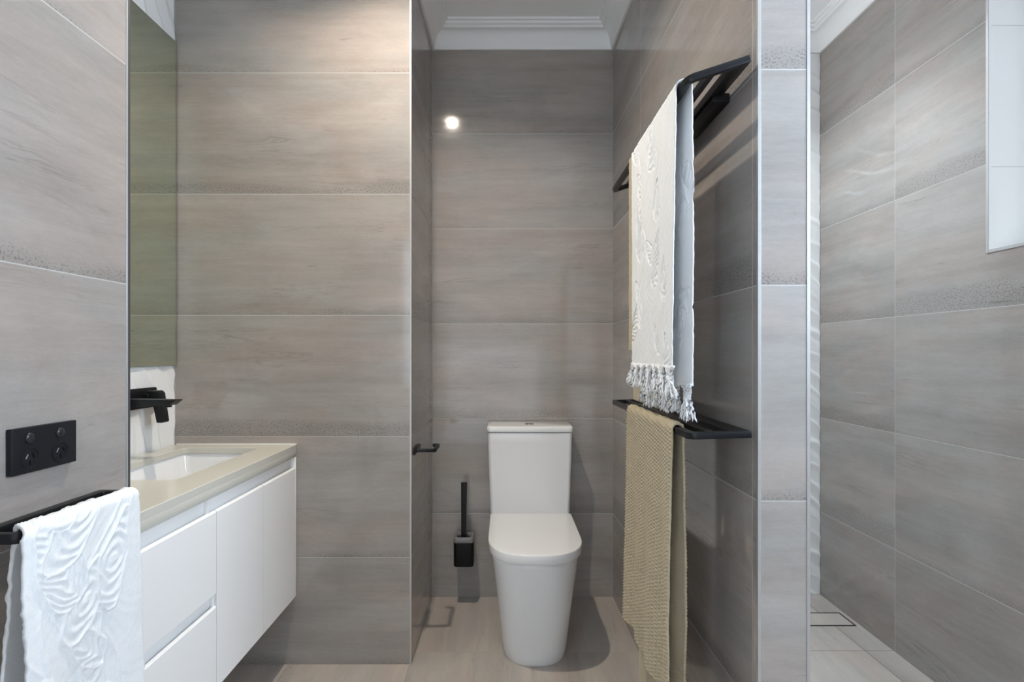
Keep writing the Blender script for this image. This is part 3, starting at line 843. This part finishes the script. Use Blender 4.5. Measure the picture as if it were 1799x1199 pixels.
def towel(name, xb, zb, r, th, side, front, back, Lf, Lb, relief, amp, step, m, fold, seed, parent=None, back_relief=0.9):
    """cloth hung over a bar along y.  side: -1/+1 x direction of the front panel.
    front/back: ((y near, y far) at the bar, (y near, y far) at the hem); fold(u, depth, panel) -> outward offset"""
    arc = PI * r; S = Lf + arc + Lb
    ns = int(S / step) + 1; W0 = front[0][1] - front[0][0]; nt = int(W0 / step) + 1
    s = np.linspace(0, S, ns)[:, None]; t = np.linspace(0, 1, nt)[None, :]
    inF, inB = s < Lf, s > Lf + arc
    th_a = np.clip((s - Lf) / r, 0, PI)
    nx = np.where(inF, 1.0, np.where(inB, -1.0, np.cos(th_a))) * side
    nz = np.where(inF | inB, 0.0, np.sin(th_a))
    dF = np.where(inF, Lf - s, 0.0); dB = np.where(inB, s - Lf - arc, 0.0)
    x0 = xb + nx * r + 0 * t; z0 = zb + nz * r - dF - dB + 0 * t
    def lerp(p, k): return (p[0][0] * (1 - k) + p[1][0] * k), (p[0][1] * (1 - k) + p[1][1] * k)
    f0, f1 = lerp(front, dF / Lf); b0, b1 = lerp(back, (dB / Lb) ** 0.75)
    kb = np.where(inB, 1.0, np.where(inF, 0.0, th_a / PI))
    ya, yb_ = f0 * (1 - kb) + b0 * kb, f1 * (1 - kb) + b1 * kb
    rng = np.random.default_rng(seed)
    ks = np.linspace(0, S, int(S / 0.011) + 2)
    jig = (0.0012 * np.sin(s * 37 + seed) + np.interp(s[:, 0], ks, rng.uniform(-0.0016, 0.0016, len(ks)))[:, None])
    y = (ya + jig) * (1 - t) + (yb_ + 0.8 * jig) * t
    U = t * W0 + 0 * s; V = s + 0 * t
    off = fold(U, dF + 0 * t, 0) * inF + fold(U, dB + 0 * t, 1) * inB
    h = relief(U, V, rng, W0, S) * amp
    h = h + 0.0004 * np.sin(U * 210 + 3 * np.sin(V * 55)) * np.sin(V * 190 + 2 * np.sin(U * 70))
    outer = np.stack([x0 + nx * (off + th / 2 + h), y, z0 + nz * (th / 2 + h)], -1)
    h2 = np.where(inF | inB, 1.0, 0.0) * (amp * back_relief * relief(W0 - U, V + 0.07, np.random.default_rng(seed + 50), W0, S))
    inner = np.stack([x0 + nx * (off - th / 2 - h2), y, z0 - nz * (th / 2)], -1)
    n = ns * nt; idx = np.arange(n).reshape(ns, nt)
    q1 = np.stack([idx[:-1, :-1], idx[1:, :-1], idx[1:, 1:], idx[:-1, 1:]], -1).reshape(-1, 4)
    q2 = q1[:, ::-1] + n
    def side_q(e): return np.stack([e[:-1], e[1:], e[1:] + n, e[:-1] + n], -1)
    Q = np.vstack([q1, q2, side_q(idx[:, 0])[:, ::-1], side_q(idx[:, -1]), side_q(idx[0, :]), side_q(idx[-1, :])[:, ::-1]])
    me = bpy.data.meshes.new(name)
    me.from_pydata(np.vstack([outer.reshape(-1, 3), inner.reshape(-1, 3)]).tolist(), [], Q.tolist())
    me.polygons.foreach_set('use_smooth', [True] * len(Q)); me.update(); me.materials.append(m)
    o = bpy.data.objects.new(name, me); COL.objects.link(o)
    if parent:
        o.parent = parent; o.matrix_parent_inverse = Matrix.Translation(-parent.location)
    ends = dict(front=outer[0], back=outer[-1])
    return o, ends

# hand towel on the left rail
def fold_a(u, d, panel):
    if panel == 0: return d * 0.030 * np.exp(-d * 1.5) + 0.004 * np.sin(u * 30 + 1.0) * np.clip(d * 5, 0, 1) + 0.0035 * np.sin(u * 12 + d * 9) * np.clip(d * 4, 0, 1)
    return 0.003 * np.sin(u * 28) * np.clip(d * 4, 0, 1)
xb, zb = XL + 0.0025 + RW - 0.0065, RZ - 0.0075
o, _ = towel('hand_towel', xb, zb + 0.0005, 0.0142, 0.0045, 1, ((0.764, 1.006), (0.752, 1.008)), ((0.7865, 1.003), (0.748, 1.000)), 0.42, 0.40,
             lambda U, V, rng, W, L: leaf_relief(U, V, rng, W, L, 17, 0.085), 0.0040, 0.0021, M['white_towel'], fold_a, 5, None, 0.6)
tag(o, 'white hand towel with raised leaf pattern hung over the rail on the left wall', 'towel')

# bath towels on the shelves of the partition
mid_y = 0.5
uxb, uzb = 0.3785 + 0.0078, 1.7250 + 0.0025
o, _ = towel('bath_towel', uxb, uzb, 0.0122, 0.0018, -1, ((1.34, 1.600), (1.34, 1.602)), ((1.36, 1.640), (1.38, 1.652)), 0.565, 0.716,
             lambda U, V, rng, W, L: waffle(U, V), 0.0012, 0.0030, M['tan_towel'], lambda u, d, p: 0 * u, 2, None, 0.1)
tag(o, 'tan towel mostly hidden beneath the white fringed towel on the upper shelf', 'towel', None)
bt = empty('bath_towel', (uxb, 1.35, 1.09))
tag(bt, 'white bath towel with knotted fringe hung over the upper towel shelf', 'towel')
def fold_b(u, d, panel):
    return 0.002 * np.sin(u * 26 + 0.5 + panel) * np.clip(d * 3, 0, 1) * (1 if panel == 0 else 0.6) + (np.clip(d * 5, 0, 1) * (0.012 * np.exp(-u / 0.045) - 0.008) if panel == 1 else 0)
o, ends = towel('cloth', uxb + 0.0005, uzb, 0.0170, 0.0034, -1, ((1.152, 1.548), (1.178, 1.552)), ((1.152, 1.548), (1.162, 1.540)), 0.606, 0.645,
                lambda U, V, rng, W, L: leaf_relief(U, V, rng, W, L, 28, 0.066) * -1.0, 0.0040, 0.0025, M['white_towel'], fold_b, 11, bt)
def fringe(edge, n, length, seed, spread):
    rng = random.Random(seed); m_ = len(edge)
    y0, y1 = edge[0][1], edge[-1][1]; z = float(np.mean(edge[:, 2]))
    for i in range(n):
        yc = y0 + (y1 - y0) * (i + 0.5) / n; wd = (y1 - y0) / n
        x = float(np.interp(yc, edge[:, 1], edge[:, 0]))
        bm = bmesh.new(); lean = spread * ((i + 0.5) / n - 0.35) + rng.uniform(-.008, .008)
        ln = length * rng.uniform(0.85, 1.12); knot = 0.36 * ln
        for k in range(30):
            ys = yc + (rng.random() - .5) * wd * 1.05; xs = x + rng.uniform(-.002, .002)
            yk = yc + lean * .35 + rng.uniform(-.010, .010); xk = x + rng.uniform(-.005, .005)
            ye = yc + lean + rng.uniform(-.55, .55) * wd; xe = x + rng.uniform(-.012, .010)
            le = ln * rng.uniform(.85, 1.0); pts, rad = [], []
            for q in range(13):
                f = q / 12
                if f < .36: g = f / .36; py, px_ = ys + (yk - ys) * g ** .8, xs + (xk - xs) * g
                else: g = (f - .36) / .64; py, px_ = yk + (ye - yk) * g ** .8, xk + (xe - xk) * g
                pts.append((px_ + .0012 * math.sin(f * 24 + k), py + .0012 * math.cos(f * 24 + 2 * k), z + .004 - f * (le + .004)))
                rad.append(.0031 * (1 - .35 * f) * (1.0 + .22 * math.sin(f * 46 + k)))
            rad[-1] = .0006
            tube(bm, pts, rad, 6)
        b = bmesh.new(); bmesh.ops.create_icosphere(b, subdivisions=2, radius=.0095)
        bmesh.ops.scale(b, vec=(.85, 1.0, 1.1), verts=b.verts[:])
        for v in b.verts: v.co *= 1 + .12 * math.sin(v.co.z * 1500 + v.co.y * 900)
        merge(bm, b, Matrix.Translation((x, yc + lean * .35, z - knot)))
        link('tassel', bm, M['white_towel'], bt, deg=180)
fringe(ends['front'], 7, 0.068, 3, 0.055)
fringe(ends['back'], 7, 0.072, 8, 0.014)

lxb, lzb = 0.3826 + 0.0078, 0.9810
def fold_c(u, d, panel):
    k = np.clip(d * 2.2, 0, 1)
    return k * (0.006 * np.sin(u * 46 + 1.2 * np.sin(d * 4)) + 0.004 * np.sin(u * 22 + 2 + d * 3)) + (0.010 * d if panel == 0 else 0) + (k * (0.010 * np.exp(-u / 0.04) - 0.003) if panel == 1 else 0)
o, _ = towel('bath_towel', lxb, lzb + 0.001, 0.0128, 0.0035, -1, ((1.203, 1.632), (1.205, 1.620)), ((1.203, 1.630), (1.230, 1.600)), 0.630, 0.800,
             lambda U, V, rng, W, L: waffle(U, V), 0.0040, 0.0019, M['tan_towel'], fold_c, 7, None, 0.25)
tag(o, 'long tan textured bath towel hanging from the lower towel shelf', 'towel')
